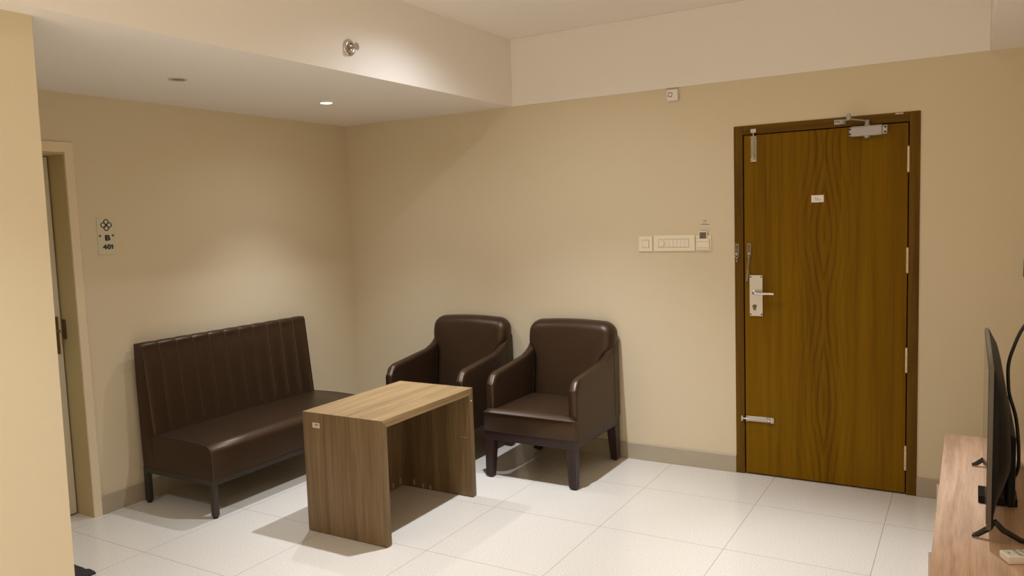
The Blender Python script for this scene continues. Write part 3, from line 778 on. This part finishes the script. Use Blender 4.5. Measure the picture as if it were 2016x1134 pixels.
for k in range(6):
    x0 = 2.4405+k*.0233; MB().box(x0, x0+.0225, -.0125, -.009, 1.304, 1.3495).build('rocker', M_plastic, sw, bevel=.0008, seg=2)
kc = thing('key_card_switch', (2.67, 0, 1.32), 'cream key-card holder at the right end of the switch plates', 'key card holder')
MB().box(2.621, 2.711, -.008, 0, 1.281, 1.369).build('cover_plate', M_plastic, kc, bevel=.002, seg=2)
ho = MB(); ho.box(2.630, 2.701, -.020, -.016, 1.291, 1.351); ho.box(2.630, 2.701, -.016, -.008, 1.291, 1.296); ho.box(2.630, 2.638, -.016, -.008, 1.296, 1.351); ho.box(2.693, 2.701, -.016, -.008, 1.296, 1.351)
hp = ho.build('card_pocket', M_plastic, kc, bevel=.001, seg=2)
b = MB()
for x0, x1, z in ((2.632, 2.648, 1.334), (2.652, 2.672, 1.334), (2.677, 2.694, 1.334)): b.box(x0, x1, -.0203, -.02, z-.0008, z+.0008)
b.build('printed_text', M_grey_ink, hp)
MB().box(2.633, 2.694, -.0203, -.02, 1.2995, 1.3007).build('pocket_line', M_grey_ink, hp)
cd = thing('key_card', (2.6645, -.012, 1.35), 'pale key card with a dark printed face standing in its holder', 'key card')
MB().box(2.6405, 2.6885, -.0135, -.0105, 1.310, 1.394).build('card', M_plastic, cd, bevel=.0008, seg=1)
b = MB(); b.box(2.6455, 2.6835, -.0139, -.0135, 1.349, 1.387); b.build('card_print', M_card, cd)
b = MB()
for k in range(5): b.box(2.649+k*.0068, 2.652+k*.0068, -.0142, -.0139, 1.352, 1.384 if k % 2 else 1.379)
b.build('print_bars', M_grey_ink, cd)
nl = thing('notice_label', (2.674, 0, 1.437), 'small clear printed label stuck above the key-card holder', 'label')
lbm = MB().box(2.644, 2.704, -.0006, 0, 1.417, 1.458).build('label_sheet', M_paper2, nl)
b = MB(); random.seed(5)
for x0, x1, z, h in ((2.661, 2.687, 1.4525, .0016), (2.660, 2.684, 1.4395, .0011), (2.650, 2.700, 1.4315, .0015)):
    x = x0
    while x < x1:
        wd = random.uniform(.0012, .003); b.box(x, min(x+wd, x1), -.0009, -.0006, z-h, z+h); x += wd+.0006
b.build('printed_text', M_dark_ink, lbm)
# sensor under the white band
dt = thing('wall_sensor', (2.498, 0, 2.18), 'small white square wall sensor with a diamond outline, high on the back wall', 'sensor')
db = MB(); db.box(2.466, 2.532, -.028, 0, 2.145, 2.208); dbo = db.build('sensor_housing', M_white, dt, bevel=.007)
b = MB()
c0 = Vector((2.4885, -.0283, 2.178)); a0 = math.radians(-14)
for k in range(4):
    a = a0+k*PI/2; u = Vector((math.cos(a), 0, math.sin(a))); v = Vector((-math.sin(a), 0, math.cos(a)))
    p = c0+v*.0105-u*.010; q_ = c0+v*.0105+u*.0125; r_ = v*.0018
    b.hexa([p-r_, q_-r_, q_-r_+Vector((0, .0006, 0)), p-r_+Vector((0, .0006, 0))], [p+r_, q_+r_, q_+r_+Vector((0, .0006, 0)), p+r_+Vector((0, .0006, 0))])
b.build('sensor_mark', M_grey_ink, dbo)
# dark fitting at the right edge of the picture
bx = thing('wall_bracket', (4.245, 0, 1.185), 'black square fitting on the back wall at the right edge', 'wall fitting')
MB().box(4.208, 4.288, -.012, 0, 1.143, 1.228).build('bracket_plate', M_tv, bx, bevel=.002, seg=2)

# ---------------------------------------------------------------- room number plate on the left wall
sg = thing('room_number_sign', (0, -1.917, 1.483), 'clear plate with a four-ring emblem, B and 401 on the left wall', 'sign')
pl = MB().box(0, .005, -1.965, -1.869, 1.386, 1.580).build('acrylic_plate', M_acryl, sg, bevel=.001, seg=1)
b = MB()
yc, zc = -1.914, 1.5415; r = .0128; off = .0165
for dy, dz in ((0, off), (0, -off), (off, 0), (-off, 0)):
    b.tube([(.0058, yc+dy+r*math.cos(2*PI*k/28), zc+dz+r*math.sin(2*PI*k/28)) for k in range(28)], .0024, 8, wrap=True)
for k in range(4):
    a = PI/4+k*PI/2
    b.tube([(.0058, yc+.001*math.cos(a), zc+.001*math.sin(a)), (.0058, yc+.008*math.cos(a), zc+.008*math.sin(a))], .002, 6)
b.build('ring_emblem', M_dark_ink, sg, smooth=40)
text_mesh('B', .040, 'letter', M_dark_ink, sg, on_left(.0062, -1.912, 1.472), bold=.0016, xs=1.35)
text_mesh('40', .035, 'room_digits', M_dark_ink, sg, on_left(.0062, -1.9185, 1.424), bold=.0012, xs=1.22, sp=1.1)
b = MB(); yd, zd = -1.8905, 1.4125
b.prism([(yd, zd), (yd+.0065, zd), (yd+.0065, zd+.0245), (yd+.0015, zd+.0245), (yd-.0050, zd+.0205), (yd-.0050, zd+.0160), (yd, zd+.0185)], 'x', .0056, .0068)
b.build('room_digit', M_dark_ink, sg)
for y in (-1.953, -1.881):
    MB().lathe((.005, y, 1.485), (1, 0, 0), [(0, .0062), (.003, .006), (.0045, .004), (.0048, .001)], 20).build('screw', M_brass, sg, smooth=40)

# ---------------------------------------------------------------- sidewall sprinkler on the soffit face
sk = thing('sprinkler', (XW, -1.538, 2.335), 'chrome sidewall fire sprinkler on the soffit face', 'sprinkler')
C0 = (XW, -1.538, 2.335)
MB().lathe(C0, (1, 0, 0), [(0, .040), (.004, .040), (.008, .037), (.012, .030), (.013, .024), (.008, .018), (.006, .012), (.006, .003)], 36).build('escutcheon', M_chrome, sk, smooth=50)
b = MB(); b.lathe((XW+.006, C0[1], C0[2]), (1, 0, 0), [(0, .010), (.012, .010), (.013, .006), (.020, .006)], 20)
for sgn in (-1, 1):
    b.tube(spline([(XW+.015, C0[1]+sgn*.008, C0[2]), (XW+.026, C0[1]+sgn*.0125, C0[2]), (XW+.040, C0[1]+sgn*.008, C0[2]), (XW+.048, C0[1], C0[2])], 5), .002, 8)
b.build('frame', M_steel, sk, smooth=50)
MB().cyl((XW+.018, C0[1], C0[2]), (XW+.040, C0[1], C0[2]), .0025, 10).build('bulb', mat('red_glass_bulb', rgb(120, 40, 30), .1), sk, smooth=50)
b = MB(); b.lathe((XW+.047, C0[1], C0[2]), (1, 0, 0), [(0, .004), (.001, .0165), (.0028, .0175), (.0032, .004)], 28)
b.build('deflector', M_chrome, sk, smooth=50)

# ---------------------------------------------------------------- doormat
mt = MB(); random.seed(11)
zt = .009; x0, x1, y0, y1 = .06, .672, -2.512, -2.95
pts = []
n = 40
for k in range(n+1): pts.append((x0+(x1-x0)*k/n, y0+random.uniform(-.006, .006)))
for k in range(1, n+1): pts.append((x1+random.uniform(-.006, .010), y0+(y1-y0)*k/n))
for k in range(1, n): pts.append((x1-(x1-x0)*k/n, y1))
for k in range(0, n): pts.append((x0+random.uniform(-.005, .005), y1-(y1-y0)*k/n))
mt.prism(pts, 'z', 0.0, zt)
tag(mt.build('doormat', M_mat, origin=(.37, -2.73, 0)), 'charcoal doormat with a frayed edge on the floor by the partition', 'doormat')

# ---------------------------------------------------------------- recessed downlights, some of them unseen and added for fill
names = {0: ('lit recessed downlight in the soffit above the bench', None), 1: ('unlit recessed downlight in the soffit nearer the partition', None)}
extra = {2: 'recessed downlight in the main ceiling near the back wall', 3: 'recessed downlight in the main ceiling beside the partition',
         4: 'added unseen fill downlight in the main ceiling towards the television side', 5: 'added unseen fill downlight behind the camera on the left',
         6: 'added unseen fill downlight behind the camera on the right', 7: 'recessed downlight in the main ceiling between the entrance door and the television', 8: 'recessed downlight in the low soffit behind the partition'}
for i, (x, y, z, W_, cone, WF, lit) in enumerate(LAMPS):
    lab = names[i][0] if i in names else extra[i]
    o = thing('downlight', (x, y, z), lab, 'ceiling light', 'recessed downlights')
    b = MB(); b.lathe((x, y, z), (0, 0, -1), [(0, .045), (.0025, .045), (.004, .042), (.004, .034), (.0, .033)], 36)
    b.build('trim_ring', M_plastic_w if lit else mat('unlit_ring', rgb(205, 195, 176), .5), o, smooth=50)
    b = MB()
    if lit: b.lathe((x, y, z), (0, 0, -1), [(.0005, .033), (.0035, .031), (.0045, .001)], 32)
    else: b.lathe((x, y, z), (0, 0, -1), [(.0005, .033), (.001, .031), (.0012, .001)], 32)
    b.build('lens', M_lens if lit else M_lens_off, o, smooth=50)
    if lit:
        for nm, en, cn in (('lamp_beam', W_, cone), ('lamp_flood', WF, 156)):
            L = bpy.data.lights.new(nm, 'SPOT'); L.energy = en; L.color = WARM; L.spot_size = math.radians(cn); L.spot_blend = 1.0
            L.shadow_soft_size = .022
            lo_ = bpy.data.objects.new(nm, L); COL.objects.link(lo_); lo_.parent = o; lo_.location = (0, 0, -.012)

for o in bpy.data.objects:
    if '_o' in o: del o['_o']
